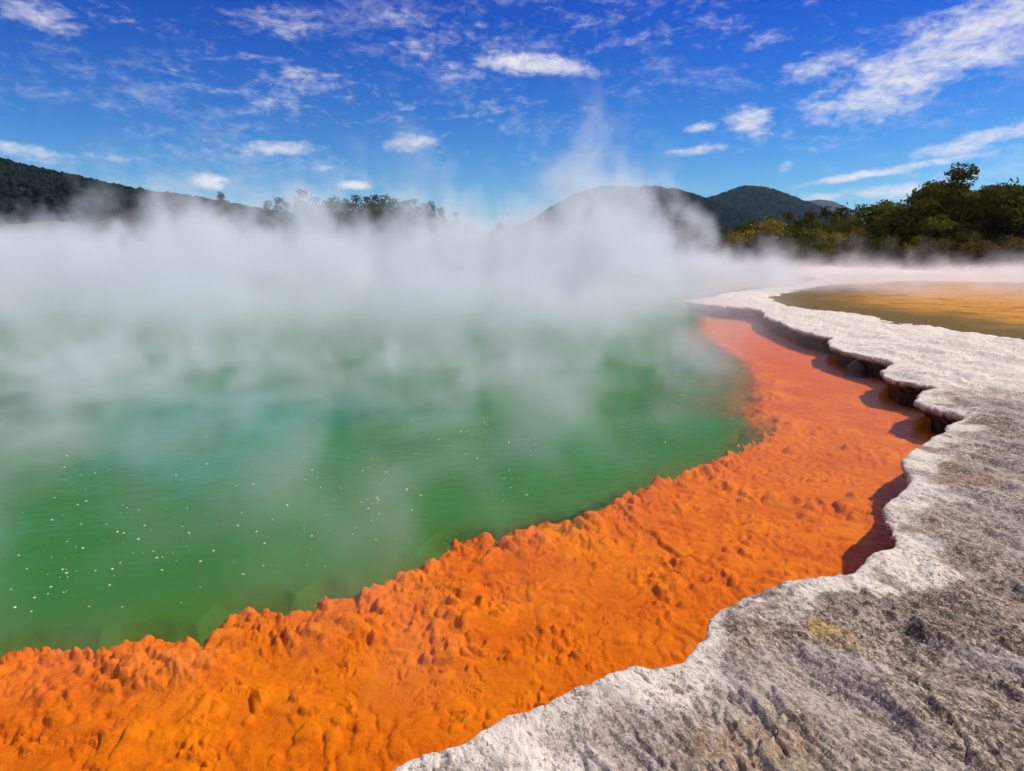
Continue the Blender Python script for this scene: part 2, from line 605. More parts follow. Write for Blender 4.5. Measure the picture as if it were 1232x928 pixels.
for crack in ([(938, 704), (958, 722), (985, 742), (1008, 768), (1040, 790), (1066, 811), (1084, 818)], [(1028, 704), (1048, 730), (1080, 762), (1120, 790)],
              [(898, 838), (912, 862), (930, 882), (948, 905)], [(1160, 765), (1195, 800), (1240, 830)], [(1120, 850), (1160, 890), (1185, 928)],
              [(770, 805), (800, 822), (840, 822), (880, 838)], [(1140, 700), (1180, 725), (1240, 745)], [(1090, 620), (1130, 632), (1170, 650)]):
    dd, sg = line_sd(X[near_i] + fbm(X[near_i] * 6, Y[near_i] * 6, 3, 33) * 0.09, Y[near_i] + fbm(X[near_i] * 6 + 9, Y[near_i] * 6, 3, 34) * 0.09, [ground_at(a, b, LEDGE) for a, b in crack])
    g = np.exp(-(dd / 0.007) ** 2) * smooth(-0.1, 0.25, fbm(X[near_i] * 5, Y[near_i] * 5, 3, 36))
    Z[near_i] += 0.012 * smooth(-0.004, 0.012, dd * sg) * np.exp(-dd / 0.10) - 0.016 * g
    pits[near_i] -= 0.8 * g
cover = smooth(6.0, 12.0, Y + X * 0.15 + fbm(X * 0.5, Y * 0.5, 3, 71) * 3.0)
inside = S > 0
QV = inside[QUADS]
keep = QV.any(1)
co = np.stack([X, Y, Z], 1)
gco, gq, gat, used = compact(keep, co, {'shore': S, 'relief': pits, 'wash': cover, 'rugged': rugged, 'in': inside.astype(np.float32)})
# pull the outer vertices onto the shore line
out_v = np.where(gat['in'] < 0.5)[0]
for _ in range(3):
    px, py = gco[out_v, 0], gco[out_v, 1]
    e = 0.004
    s0 = sd_land(px, py)
    gx_, gy_ = (sd_land(px + e, py) - s0) / e, (sd_land(px, py + e) - s0) / e
    g2 = np.maximum(gx_ ** 2 + gy_ ** 2, 0.3)
    st = np.clip(s0, -0.4, 0.4)
    gco[out_v, 0] = px - st * gx_ / g2
    gco[out_v, 1] = py - st * gy_ / g2
gl_ = np.maximum(np.hypot(gx_, gy_), 1e-3)
inward = np.zeros((len(gco), 2), np.float32)
inward[out_v, 0], inward[out_v, 1] = gx_ / gl_, gy_ / gl_
gco[out_v, 2] = np.minimum(gco[out_v, 2], LEDGE - 0.02)
gat['shore'][out_v] = 0
# skirt below the rim: an undercut ledge
ed = np.concatenate([gq[:, [0, 1]], gq[:, [1, 2]], gq[:, [2, 3]], gq[:, [3, 0]]])
key = np.sort(ed, 1)
_, first, cnt = np.unique(key[:, 0].astype(np.int64) * len(gco) + key[:, 1], return_index=True, return_counts=True)
bed = ed[first[cnt == 1]]
isout = np.zeros(len(gco), bool)
isout[out_v] = True
bed = bed[isout[bed[:, 0]] & isout[bed[:, 1]]]
bv, binv = np.unique(bed, return_inverse=True)
binv = binv.reshape(bed.shape)
nb_sum = np.zeros((len(gco), 2), np.float32)
for _ in range(6):
    nb_sum[:] = inward
    np.add.at(nb_sum, bed[:, 0], inward[bed[:, 1]])
    np.add.at(nb_sum, bed[:, 1], inward[bed[:, 0]])
    ln_ = np.maximum(np.linalg.norm(nb_sum, axis=1), 1e-4)
    inward[out_v] = (nb_sum / ln_[:, None])[out_v]
prof = [(0.006, 0.16), (0.04, 0.13), (0.10, 0.095), (0.16, 0.05), (0.22, 0.01), (0.24, -0.06), (0.26, -0.30)]
rows = [bv]
vs, base = [gco], len(gco)
for k, (inn, zz) in enumerate(prof):
    p = gco[bv].copy()
    w = perlin(p[:, 0] * 7 + k * 3.1, p[:, 1] * 7, 80 + k) * 0.03 + perlin(p[:, 0] * 22, p[:, 1] * 22 + k * 5, 90) * 0.015
    p[:, :2] += inward[bv] * (inn * 0.85 + w)[:, None]
    p[:, 2] = zz + perlin(p[:, 0] * 9, p[:, 1] * 9 + k, 95) * 0.012
    rows.append(np.arange(base, base + len(bv)))
    base += len(bv)
    vs.append(p)
sk = []
for a, b in zip(rows[:-1], rows[1:]):
    sk.append(np.stack([a[binv[:, 1]], a[binv[:, 0]], b[binv[:, 0]], b[binv[:, 1]]], 1))
nsk = len(prof) * len(bv)
at = {k: np.concatenate([v, np.full(nsk, d, np.float32)]) for (k, v), d in zip(
    [(k, gat[k]) for k in ('shore', 'relief', 'wash', 'rugged')], (0.15, -0.2, 0.0, 0.5))}
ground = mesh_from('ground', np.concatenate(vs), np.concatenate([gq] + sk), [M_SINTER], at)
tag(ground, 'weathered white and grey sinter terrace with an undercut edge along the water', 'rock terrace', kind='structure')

# ------------------------------------------------------------------ orange shelf
D = SDD.ravel() + (fbm(X * 3, Y * 3, 3, 98) * 0.07 + fbm(X * 9, Y * 9, 2, 99) * 0.025) * smooth(90, 60, RADIUS)
shelf_zone = (S < 0.35) & (RADIUS < 94)
wx = fbm(X * 3.1, Y * 3.1, 3, 101) * 0.10
wy = fbm(X * 3.1 + 40, Y * 3.1, 3, 104) * 0.10
xx, yy = X + wx, Y + wy
m1 = smooth(-0.16, 0.16, fbm(X * 0.85, Y * 0.85, 3, 110))
m2 = smooth(-0.18, 0.14, fbm(X * 1.3 + 9, Y * 1.3, 3, 114))
liprange = smooth(-0.62, -0.12, D + fbm(X * 2.2, Y * 2.2, 3, 119) * 0.35)                            # near the drop-off
farsmooth = smooth(11.0, 6.0, Y)
m3 = smooth(-0.20, 0.06, fbm(X * 1.9 + 4, Y * 1.9, 3, 118))
big = domes(xx, yy, 0.40, 120, 0.75, 0.12, 0.27)
wide = domes(xx, yy, 0.30, 125, 0.80, 0.08, 0.20)
midl = domes(xx, yy, 0.14, 130, 0.80, 0.030, 0.080)
sml = domes(xx + wy * 0.3, yy + wx * 0.3, 0.066, 140, 0.88, 0.014, 0.038)
tiny = domes(xx + wy * 0.3, yy + wx * 0.3, 0.032, 150, 0.85, 0.007, 0.018)
fs = 0.3 + 0.7 * farsmooth
lum = big * 0.17 * np.maximum(liprange, 0.06 * m1) + wide * 0.13 * m1 * (1 - liprange) * fs \
    + midl * np.maximum(0.52 * m1 * m3, 0.48 * liprange) * fs \
    + sml * np.maximum(0.76 * m2 * m3, 0.80 * liprange) * fs + tiny * np.maximum(0.62 * m2 * (1 - m1 * 0.5), 0.85 * liprange)
pack = domes(xx + wy * 0.4, yy + wx * 0.4, 0.085, 145, 0.95, 0.030, 0.054)
lum = np.maximum(lum, pack * 0.34 * smooth(-0.12, 0.12, fbm(X * 1.5 + 2, Y * 1.5 + 7, 3, 147)) * fs)
stray = domes(xx, yy, 0.33, 155, 0.45, 0.02, 0.05)               # lone knobs on the smooth floor
lum = np.maximum(lum, stray * 0.5 * fs)
lum = lum + fbm(X * 5, Y * 5, 4, 160) * 0.012 + fbm(X * 26, Y * 26, 3, 165) * 0.0028
gv = np.abs(fbm(xx * 3.4, yy * 6.0, 3, 181))
lum -= 0.022 * smooth(0.030, 0.0, gv) * smooth(-0.10, 0.20, fbm(X * 2.2, Y * 2.2, 2, 184)) * fs   # short open cracks
wob = fbm(X * 4, Y * 4, 4, 168)
for pl, hh in (([(742, 612), (775, 632), (810, 655), (845, 672), (872, 690), (892, 714)], 0.034),
               ([(905, 512), (955, 502), (1000, 508), (1040, 518), (1075, 530)], 0.018),
               ([(895, 580), (940, 560), (990, 556), (1030, 562)], 0.012),
               ([(880, 640), (925, 645), (975, 660), (1020, 668)], 0.014),
               ([(760, 690), (800, 712), (840, 720)], 0.014),
               ([(60, 880), (150, 878), (230, 862), (290, 835)], 0.016),
               ([(200, 850), (260, 810), (330, 790), (420, 782)], 0.016),
               ([(520, 745), (580, 728), (640, 722)], 0.012)):
    lp = [ground_at(a, b, -0.05) for a, b in pl]
    sel = np.where((RADIUS < 14) & (RADIUS > 1))[0]
    dd, sg = line_sd(X[sel] + wx[sel] * 0.9, Y[sel] + wy[sel] * 0.9, lp)
    sdist = dd * sg
    lum[sel] += hh * smooth(-0.006, 0.022, sdist) * np.exp(-np.maximum(sdist, 0) / 0.16) * smooth(-0.15, 0.25, wob[sel] + 0.12)
depth0 = -0.100 + 0.012 * liprange - 0.03 * smooth(-0.9, 0.0, S) * (1 - liprange) - 0.05 * smooth(5, 9, Y)
slope = 1.6 + 1.4 * fbm(X * 0.8, Y * 0.8, 2, 170)
soft = np.exp(-((X - ground_at(650, 600)[0]) ** 2 + (Y - ground_at(650, 600)[1]) ** 2) / 0.55) + smooth(6.2, 8.5, Y)
fall = np.maximum(D + 0.03, 0) * np.clip(slope * (1 - 0.90 * np.clip(soft, 0, 1)), 0.16, 4)
SZ = depth0 + lum - fall - 0.05 * smooth(0.0, 0.3, D)
SZ = 0.010 - 0.012 * np.log1p(np.exp(-np.clip((SZ - 0.010) / 0.012, -60, 60)))
SZ = np.maximum(SZ, -1.6)
kf = shelf_zone[QUADS].all(1) & (D[QUADS] < 2.0).any(1)
reach = smooth(8.0, 17.0, Y)
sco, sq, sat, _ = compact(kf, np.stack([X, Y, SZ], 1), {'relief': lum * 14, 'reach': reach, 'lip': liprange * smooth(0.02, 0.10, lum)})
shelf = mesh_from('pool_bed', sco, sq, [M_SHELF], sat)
tag(shelf, 'bright orange lumpy mineral shelf under shallow water round the pool', 'mineral shelf', kind='structure')

# ------------------------------------------------------------------ water
sf = np.clip(soft, 0, 1)
LZ = -0.030 - 0.12 * np.clip((0.14 - D) / 0.34, 0, 1) * (1 - sf)                   # the milky body dips under the edge of the shelf
sfar = smooth(6.2, 8.5, Y) * smooth(22, 16, Y)
turb = 1 - np.exp(-np.maximum(LZ - SZ - 0.07 * sfar, 0) * (16.0 - 10.0 * sfar))
turb *= 1 - sfar * (1 - smooth(-0.45, 0.25, D + fbm(X * 3, Y * 3, 3, 175) * 0.2))
turb = np.maximum(turb, smooth(0.25, 0.8, D) * (1 - sfar))
turb = np.maximum(turb * smooth(-0.26, -0.20, D), smooth(-0.26, -0.20, D) * (1 - sf))
turb = np.maximum(turb, smooth(0.7, 1.7, D))
edge = np.exp(-np.maximum(D, 0) / 0.22) * (1 - 0.6 * sf)
kt = ((S < 0.0) & (RADIUS < 94))[QUADS].all(1) & (D[QUADS] > -0.6).all(1)
tco, tq, tat, _ = compact(kt, np.stack([X, Y, LZ], 1), {'turbid': turb, 'edge': edge})
body = mesh_from('water', tco, tq, [M_TURBID], tat)
tag(body, 'milky green deep water of the pool beyond the orange shelf', 'water', kind='structure')
kw = ((S < 0.12) & (RADIUS < 94))[QUADS].all(1)
wco, wq, wat, _ = compact(kw, np.stack([X, Y, np.zeros_like(X)], 1), {})
water = mesh_from('water', wco, wq, [M_WATER], wat)
tag(water, 'clear steaming water surface over the pool and the orange shelf', 'water', kind='structure')

k2 = ((S2 > -0.7) & (RADIUS < 94))[QUADS].all(1)
p2co, p2q, p2at, _ = compact(k2, np.stack([X, Y, np.full_like(X, Z2 - 0.02)], 1), {'inset': S2})
pool2 = mesh_from('water', p2co, p2q, [M_POOL2], p2at)
tag(pool2, 'shallow ochre brown pool lying on the white terrace', 'water', kind='structure')

# ------------------------------------------------------------------ bubbles on the green water
def bubble_mesh():
    m, T, out = material('bubble_film')
    principled(T, out, (0.55, 0.60, 0.30), 0.2, 0.5)
    rng = np.random.default_rng(3)
    vs, fs = [], []
    for ox, oy, r in ((0, 0, 1.0),):
        b = len(vs)
        vs.append((ox, oy, r * 0.62))
        for el, rf in ((40, 0.77), (5, 1.0)):
            for k in range(8):
                a = k * math.pi / 4
                vs.append((ox + r * rf * math.cos(a), oy + r * rf * math.sin(a), r * 0.62 * math.sin(rad(el))))
        for k in range(8):
            k2_ = (k + 1) % 8
            fs.append((b, b + 1 + k, b + 1 + k2_, b + 1 + k2_))
            fs.append((b + 1 + k, b + 9 + k, b + 9 + k2_, b + 1 + k2_))
    me = bpy.data.meshes.new('bubble')
    me.from_pydata(vs, [], [tuple(dict.fromkeys(f)) for f in fs])
    for p in me.polygons:
        p.use_smooth = True
    me.materials.append(m)
    return me


bub = bubble_mesh()
rng = random.Random(11)
zones = [((60, 560), (560, 690), 100), ((330, 440), (640, 610), 110), ((500, 470), (780, 560), 50), ((0, 640), (260, 740), 36)]
nb = 0
for (x0, y0), (x1, y1), n in zones:
    c = 0
    while c < n:
        if c % 3 == 0 or rng.random() < 0.45:
            px, py = rng.uniform(x0, x1), rng.uniform(y0, y1)
        else:                                                  # they rise in loose strings
            px, py = px + rng.gauss(0, 34), py + rng.gauss(0, 15)
        gx_, gy_ = ground_at(px, py, 0)
        if float(polygon_sd(np.array([gx_], np.float32), np.array([gy_], np.float32), DEEP)[0]) < 0.25:
            px, py = rng.uniform(x0, x1), rng.uniform(y0, y1)
            continue
        c += 1
        o = bpy.data.objects.new('bubble', bub)
        COL.objects.link(o)
        s = 0.0036 + 0.0055 * rng.random() ** 2 * (0.6 + gy_ / 9)
        o.location = (gx_, gy_, 0.001)
        o.scale = (s, s, s)
        tag(o, 'tiny pale bubble floating on the green water', 'bubble', 'bubbles scattered over the green water')

# ------------------------------------------------------------------ loose chips on the terrace
def gravel():
    rg = np.random.default_rng(5)
    n = 1800
    px = rg.uniform(500, 1300, n)
    py = rg.uniform(560, 980, n)
    v, f = [], []
    P = np.array([ground_at(a, b, LEDGE) for a, b in zip(px, py)], np.float32)
    s = sd_land(P[:, 0], P[:, 1])
    h_, t_, fi, gr = ground_relief(P[:, 0], P[:, 1], np.hypot(P[:, 0], P[:, 1]))
    zz = LEDGE + t_ * 0.14 + fi * 0.014 + gr * 0.008 + fbm(P[:, 0] * 0.9, P[:, 1] * 0.9, 3, 61) * 0.02 + 0.02
    for i in range(n):
        if s[i] < 0.30 or rg.random() > 0.25 + 0.75 * smooth(0.3, 2.2, s[i]):
            continue
        a = rg.uniform(0, 6.28)
        sz = rg.uniform(0.002, 0.0055) * (1 + 1.4 * (rg.random() > 0.95))
        fl = rg.uniform(0.3, 0.7)
        b = len(v)
        for k in range(5):
            t = a + k * 1.2566
            q = sz * rg.uniform(0.6, 1.2)
            v.append((P[i, 0] + q * math.cos(t), P[i, 1] + q * 0.8 * math.sin(t), zz[i] - 0.004))
        for k in range(5):
            t = a + k * 1.2566
            q = sz * rg.uniform(0.35, 0.8)
            v.append((P[i, 0] + q * math.cos(t), P[i, 1] + q * 0.8 * math.sin(t), zz[i] + sz * fl))
        for k in range(5):
            j = (k + 1) % 5
            f.append((b + k, b + j, b + 5 + j, b + 5 + k))
        f.append(tuple(b + 5 + k for k in range(5)))
    me = bpy.data.meshes.new('gravel')
    me.from_pydata(v, [], f)
    me.materials.append(mat_plain('chip', (0.40, 0.34, 0.29), (0.72, 0.65, 0.59), 40))
    o = bpy.data.objects.new('gravel', me)
    COL.objects.link(o)
    tag(o, 'loose pale sinter chips strewn over the terrace', 'gravel', kind='stuff')


gravel()

# ------------------------------------------------------------------ hills
def hill(name, label, ridge, dist, depth_in, depth_out, mat, seed, forest=0, tree=(3, 6), fmat=None, flabel='', skirt=None):
    pts = [(azel(px, py)[0], math.tan(azel(px, py)[1])) for px, py in ridge]
    a = np.array([p[0] for p in pts])
    t = np.array([p[1] for p in pts])

    def top(azv): return CAM_H + np.interp(azv, a, t) * dist
    na, nr_ = 260, 60
    av = np.linspace(a[0], a[-1], na)
    u = np.linspace(0, 1, nr_)

    def height(azv, rv):
        T_ = top(azv)
        fr = np.where(rv < dist, smooth(dist - depth_in, dist, rv), smooth(dist + depth_out, dist, rv))
        x, y = np.sin(azv) * rv, np.cos(azv) * rv
        sc = 1.0 / (depth_in * 0.35)
        gul = fbm(x * sc, y * sc, 4, seed, ridged=True)
        return T_ * fr + gul * T_ * 0.16 * fr * (1 - fr) * 4 + fbm(x * 0.12, y * 0.12, 2, seed + 9) * 0.01 * T_ - 1.5
    AV, UV = np.meshgrid(av, u)
    RV = dist - depth_in + UV * (depth_in + depth_out)
    H = height(AV, RV)
    c = np.stack([np.sin(AV) * RV, np.cos(AV) * RV, H], -1).reshape(-1, 3)
    ii = np.arange(na * nr_).reshape(nr_, na)
    q = np.stack([ii[:-1, :-1], ii[:-1, 1:], ii[1:, 1:], ii[1:, :-1]], -1).reshape(-1, 4)
    o = mesh_from(name, c, q, [mat])
    tag(o, label, 'hill', kind='structure')
    if forest:
        rg = np.random.default_rng(seed)
        fa = rg.uniform(a[0], a[-1], forest)
        fr_ = dist - depth_in * 0.75 * rg.random(forest) ** 1.5 + rg.random(forest) * depth_out * 0.08
        fh = height(fa, fr_)
        fx, fy = np.sin(fa) * fr_, np.cos(fa) * fr_
        sz = rg.uniform(*tree, forest)
        # a ragged crown: two stacked rings and a tip
        k = 7
        ang = np.linspace(0, 2 * np.pi, k, endpoint=False)
        V = []
        for lv, (rf, zf) in enumerate(((0.30, -0.15), (0.52, 0.35), (0.34, 0.78), (0.05, 1.0))):
            aa = ang[None] + rg.uniform(0, 6, (forest, 1))
            rj = rf * rg.uniform(0.65, 1.35, (forest, k))
            V.append(np.stack([fx[:, None] + np.cos(aa) * rj * sz[:, None], fy[:, None] + np.sin(aa) * rj * sz[:, None],
                               fh[:, None] + sz[:, None] * (zf + rg.uniform(-.09, .09, (forest, k)))], -1))
        V = np.stack(V, 1)              # forest, 4, k, 3
        n0 = np.arange(forest)[:, None] * 4 * k
        F = []
        for lv in range(3):
            for j in range(k):
                j2 = (j + 1) % k
                F.append(np.stack([n0[:, 0] + lv * k + j, n0[:, 0] + lv * k + j2, n0[:, 0] + (lv + 1) * k + j2, n0[:, 0] + (lv + 1) * k + j], -1))
        F = np.concatenate(F)
        tint = np.repeat(rg.random(forest), 4 * k)
        fo = mesh_from('forest', V.reshape(-1, 3), F, [fmat or M_FOREST], {'tint': tint}, smooth_shade=False)
        tag(fo, flabel, 'forest', kind='stuff')
    return o


hill('hills', 'long dark forested hill sloping down behind the steam at the left', [(-420, 215), (-250, 190), (-120, 180), (-40, 190), (0, 200), (40, 209), (90, 220), (130, 229), (180, 238), (230, 243),
      (290, 254), (340, 262), (400, 272), (480, 283), (560, 292)], 420, 230, 200, M_HILL, 201, 9500, (2.0, 4.2), M_FOREST,
     'dark forest covering the long hill behind the steam')
hill('hills', 'dark mountain flank rising behind the tall steam plume', [(560, 296), (600, 290), (632, 277), (645, 268), (665, 256), (690, 243), (720, 235), (760, 233), (790, 233), (815, 236), (840, 244),
      (870, 256), (905, 268), (950, 280), (1000, 290)], 900, 420, 400, M_HILL, 211, 4500, (5.5, 9.5), M_FOREST,
     'dark bush covering the mountain flank behind the plume')
hill('hills', 'blue green rounded hill beyond the scrub', [(780, 290), (820, 262), (848, 246), (862, 243), (880, 236), (895, 232), (915, 232), (932, 236), (950, 243), (975, 252), (1010, 266), (1060, 286)],
     1500, 600, 600, M_FARHILL, 221, 3000, (9, 13), M_FOREST, 'distant bush covering the rounded blue green hill')
hill('hills', 'low pale far ridge between the rounded hill and the scrub', [(930, 282), (955, 250), (970, 242), (985, 240), (1002, 242), (1030, 254), (1090, 280)], 2600, 700, 700, M_FARHILL, 231)
hill('hills', 'pale grassy knoll half hidden in steam', [(-160, 285), (-80, 265), (-20, 266), (30, 261), (62, 258), (85, 260), (105, 266), (150, 275), (200, 290)], 190, 70, 60, M_KNOLL, 241)

# ------------------------------------------------------------------ trees and scrub
def crown_mesh(name, mat, clumps, leaves, size, seed, flat=1.0):
    """many small leaf faces spread through irregular clumps (cx, cy, cz, r)"""
    rg = np.random.default_rng(seed)
    vol = np.array([c[3] ** 2 for c in clumps])
    cnt = np.maximum((leaves * vol / vol.sum()).astype(int), 8)
    V, tint = [], []
    for (cx, cy, cz, r), n in zip(clumps, cnt):
        d = rg.normal(size=(n, 3))
        d /= np.linalg.norm(d, axis=1)[:, None]
        ph = rg.uniform(0, 6.28, 3)
        lump = 1 + 0.28 * np.sin(d[:, 0] * 5 + ph[0]) * np.sin(d[:, 1] * 5 + ph[1]) + 0.15 * np.sin(d[:, 2] * 9 + ph[2])
        rr_ = r * lump * rg.random(n) ** 0.33
        c = np.array([cx, cy, cz]) + d * rr_[:, None] * np.array([1, 1, flat])
        nrm = d + rg.normal(size=(n, 3)) * 0.7
        nrm /= np.linalg.norm(nrm, axis=1)[:, None]
        t = np.cross(nrm, rg.normal(size=(n, 3)))
        t /= np.linalg.norm(t, axis=1)[:, None] + 1e-9
        b = np.cross(nrm, t)
        s = size * rg.uniform(0.6, 1.4, n)[:, None]
        V.append(np.stack([c - t * s, c + b * s * 0.55, c + t * s, c - b * s * 0.55], 1))
        tint.append(np.repeat(np.clip(rg.random() * 0.6 + rg.random(n) * 0.4, 0, 1), 4))
    V = np.concatenate(V).reshape(-1, 3)
    F = np.arange(len(V)).reshape(-1, 4)
    o = mesh_from(name, V, F, [mat], {'tint': np.concatenate(tint)}, smooth_shade=False)
    return o


def tube(paths, k=6):
    """tapered limbs: list of [(x, y, z, r), ...]"""
    V, F = [], []
    for path in paths:
        b = len(V)
        for i, (x, y, z, r) in enumerate(path):
            for j in range(k):
                a = j * 2 * math.pi / k
                V.append((x + r * math.cos(a), y + r * math.sin(a), z))
        for i in range(len(path) - 1):
            for j in range(k):
                j2 = (j + 1) % k
                F.append((b + i * k + j, b + i * k + j2, b + (i + 1) * k + j2, b + (i + 1) * k + j))
    return np.array(V), np.array(F)


def make_plant(name, mat, h, w, seed, style, leaves=2600, leaf=0.13):
    """an Empty at the foot with a trunk and a crown"""
    rg = random.Random(seed)
    root = bpy.data.objects.new(name, None)
    COL.objects.link(root)
    clumps, limbs = [], []
    if style == 'bush':
        for _ in range(rg.randint(9, 14)):
            a, q = rg.uniform(0, 6.28), rg.random() ** 0.6 * w * 0.42
            z = h * rg.uniform(0.14, 0.84) * (1 - 0.35 * (q / (w * 0.5)) ** 2)
            clumps.append((q * math.cos(a), q * math.sin(a), z, rg.uniform(0.13, 0.22) * min(w, h * 1.2)))
        for _ in range(5):
            a = rg.uniform(0, 6.28)
            clumps.append((0.36 * w * math.cos(a), 0.36 * w * math.sin(a), h * 0.13, 0.13 * min(w, h)))
        clumps.append((rg.uniform(-.1, .1) * w, 0, h * 0.86, 0.14 * min(w, h)))
    elif style == 'umbrella':           # bare limbs below layered flat pads
        for _ in range(22):
            a, q = rg.uniform(0, 6.28), rg.random() ** 0.5 * w * 0.46
            z = h * (0.95 - 0.36 * (q / (w * 0.5)) ** 1.5 - rg.random() ** 2 * 0.30)
            clumps.append((q * math.cos(a), q * math.sin(a), z, rg.uniform(0.10, 0.17) * w))
    else:                               # pine: tiers narrowing to the top
        nt = 7
        for i in range(nt):
            u = i / (nt - 1)
            q = w * 0.5 * (1 - u) ** 0.8
            for _ in range(4 if u < 0.8 else 1):
                a = rg.uniform(0, 6.28)
                clumps.append((q * 0.65 * math.cos(a), q * 0.65 * math.sin(a), h * (0.14 + 0.78 * u) + rg.uniform(-.3, .3), max(0.30 * w * (1.15 - u), 0.15 * w)))
    sway = rg.uniform(-.06, .06) * w
    limbs.append([(0, 0, -0.3, 0.045 * h ** 0.8), (sway, 0, h * 0.35, 0.034 * h ** 0.8), (sway * 1.6, sway, h * 0.62, 0.022 * h ** 0.8), (sway * 1.8, sway, h * 0.82, 0.008 * h ** 0.8)])
    for c in clumps[::2]:
        z0 = h * rg.uniform(0.2, 0.5)
        r0 = 0.016 * h ** 0.8
        limbs.append([(sway * .8, 0, z0, r0), (c[0] * .5, c[1] * .5, (z0 + c[2]) * .5, r0 * .8), (c[0], c[1], c[2], r0 * .35)])
    V, F = tube(limbs)
    mesh_from('trunk', V, F, [M_BARK], parent=root)
    cr = crown_mesh('crown', mat, clumps, leaves, leaf, seed, 0.62 if style == 'umbrella' else 0.9)
    cr.parent = root
    return root


def copy_plant(root, loc, rz, s, label=None, group=None):
    r = root.copy()
    COL.objects.link(r)
    r.location, r.rotation_euler, r.scale = loc, (0, 0, rz), (s[0], s[0], s[1])
    for ch in root.children:
        c = ch.copy()
        COL.objects.link(c)
        c.parent = r
    return r


def place(root, px, dist, top_py, h, w_s=1.0, rz=0.0, first=[set()]):
    """stand it at a bearing and range so that its real height is as surveyed"""
    x, y, zt = at_range(px, top_py, dist)
    z0 = 0.35 + float(smooth(58, 130, np.float32(dist))) * 1.0
    s = (zt - z0) / h
    if root.name not in first[0]:
        first[0].add(root.name)
        o = root
        o.location, o.rotation_euler, o.scale = (x, y, z0), (0, 0, rz), (s * w_s, s * w_s, s)
    else:
        o = copy_plant(root, (x, y, z0), rz, (s * w_s, s))
    return o


rg = random.Random(21)
bush_dark = [make_plant('scrub_bush', M_LEAF_DARK, 5, 5.0, 300 + i, 'bush', 5600, 0.12) for i in range(3)]
bush_olive = [make_plant('scrub_bush', M_LEAF_OLIVE, 3.4, 4.2, 310 + i, 'bush', 3600, 0.11) for i in range(3)]
bush_brown = [make_plant('scrub_bush', M_LEAF_BROWN, 2.6, 3.6, 320 + i, 'bush', 2600, 0.10) for i in range(2)]
tree_umb = [make_plant('spreading_tree', M_LEAF_DARK, 9, 8.0, 330 + i, 'umbrella', 9000, 0.16) for i in range(2)]
round_tree = make_plant('round_crowned_tree', M_PINE, 13, 9.0, 350, 'bush', 5200, 0.26)
pines = [make_plant('pine_tree', M_PINE, 11, 6.5, 340 + i, 'pine', 5200, 0.24) for i in range(3)]

G_SCRUB = 'scrub along the far shore'
sky_line = [(850, 284), (870, 268), (900, 262), (920, 254), (940, 248), (960, 246), (985, 243), (1005, 244), (1040, 244), (1070, 248), (1085, 245), (1110, 228),
            (1140, 222), (1180, 222), (1215, 216), (1260, 214), (1330, 220), (1450, 225)]


def skyline(px):
    return float(np.interp(px, [p[0] for p in sky_line], [p[1] for p in sky_line]))


# back row to the skyline
px = 868
while px < 1420:
    o = place(rg.choice(bush_dark), px, rg.uniform(76, 84), skyline(px) + rg.uniform(0, 9), 5, rg.uniform(0.8, 1.15), rg.uniform(0, 6.28))
    tag(o, 'dark green bush in the tall back row of the far shore scrub', 'bush', G_SCRUB)
    px += rg.uniform(15, 24)
px = 858
while px < 1400:                        # middle row
    o = place(rg.choice(bush_dark + bush_dark + bush_olive[:1] + bush_brown[:1]), px, rg.uniform(69, 74), skyline(px) + rg.uniform(16, 30), 5, rg.uniform(0.9, 1.3), rg.uniform(0, 6.28))
    tag(o, 'shadowed bush in the middle of the far shore scrub', 'bush', G_SCRUB)
    px += rg.uniform(15, 25)
px = 850
while px < 1400:                        # low front row
    o = place(rg.choice(bush_olive + bush_brown + bush_dark[:2]), px, rg.uniform(64, 68), rg.uniform(276, 292) if px > 900 else rg.uniform(284, 296), 3.1, rg.uniform(0.8, 1.2), rg.uniform(0, 6.28))
    tag(o, 'low olive or brown bush in the front row of the far shore scrub', 'bush', G_SCRUB)
    px += rg.uniform(19, 30)
o = place(bush_olive[0], 935, 66, 263, 3.4, 1.25, 0.4)
tag(o, 'broad yellow olive bush at the open end of the scrub below the rounded hill', 'bush')
o = place(bush_olive[1], 905, 67, 270, 3.4, 1.0, 1.4)
tag(o, 'smaller yellow olive bush beside the broad one where the scrub thins out', 'bush')
o = place(tree_umb[0], 1162, 72, 199, 9, 1.0, 0.3)
tag(o, 'tallest tree of the scrub with a layered flat crown on bare limbs', 'tree')
o = place(tree_umb[1], 1118, 69, 217, 9, 1.35, 2.1)
tag(o, 'dark domed tree beside the tallest tree, its broad crown nearly black below', 'tree')
o = place(tree_umb[1], 1212, 73, 213, 9, 0.8, 4.1)
tag(o, 'dark tree on the other side of the tallest tree at the edge of the picture', 'tree')

# pines on the rise behind the steam
for px_, top_, d_, lab in ((265, 227, 125, 'solitary round topped pine standing on the slope of the long hill'), (283, 241, 128, 'short pine close beside the solitary round topped pine')):
    o = place(round_tree, px_, d_, top_, 13, 0.62 if top_ < 235 else 0.5, rg.uniform(0, 6))
    tag(o, lab, 'tree')
for px_, top_ in ((322, 240), (336, 237), (362, 226), (378, 235), (392, 240), (402, 236), (415, 238), (428, 234), (441, 236), (452, 234), (464, 233), (474, 238), (486, 240), (497, 238), (509, 243), (518, 241), (531, 249),
                  (548, 254), (345, 242), (368, 243), (386, 245), (398, 243), (408, 243), (421, 243), (434, 242), (447, 242), (458, 241), (469, 242), (480, 245), (492, 245), (503, 247)):
    o = place(rg.choice(pines), px_, rg.uniform(108, 122), top_, 11, rg.uniform(0.95, 1.35), rg.uniform(0, 6))
    tag(o, 'dark pine in the row rising out of the steam', 'tree', 'row of pines behind the steam')
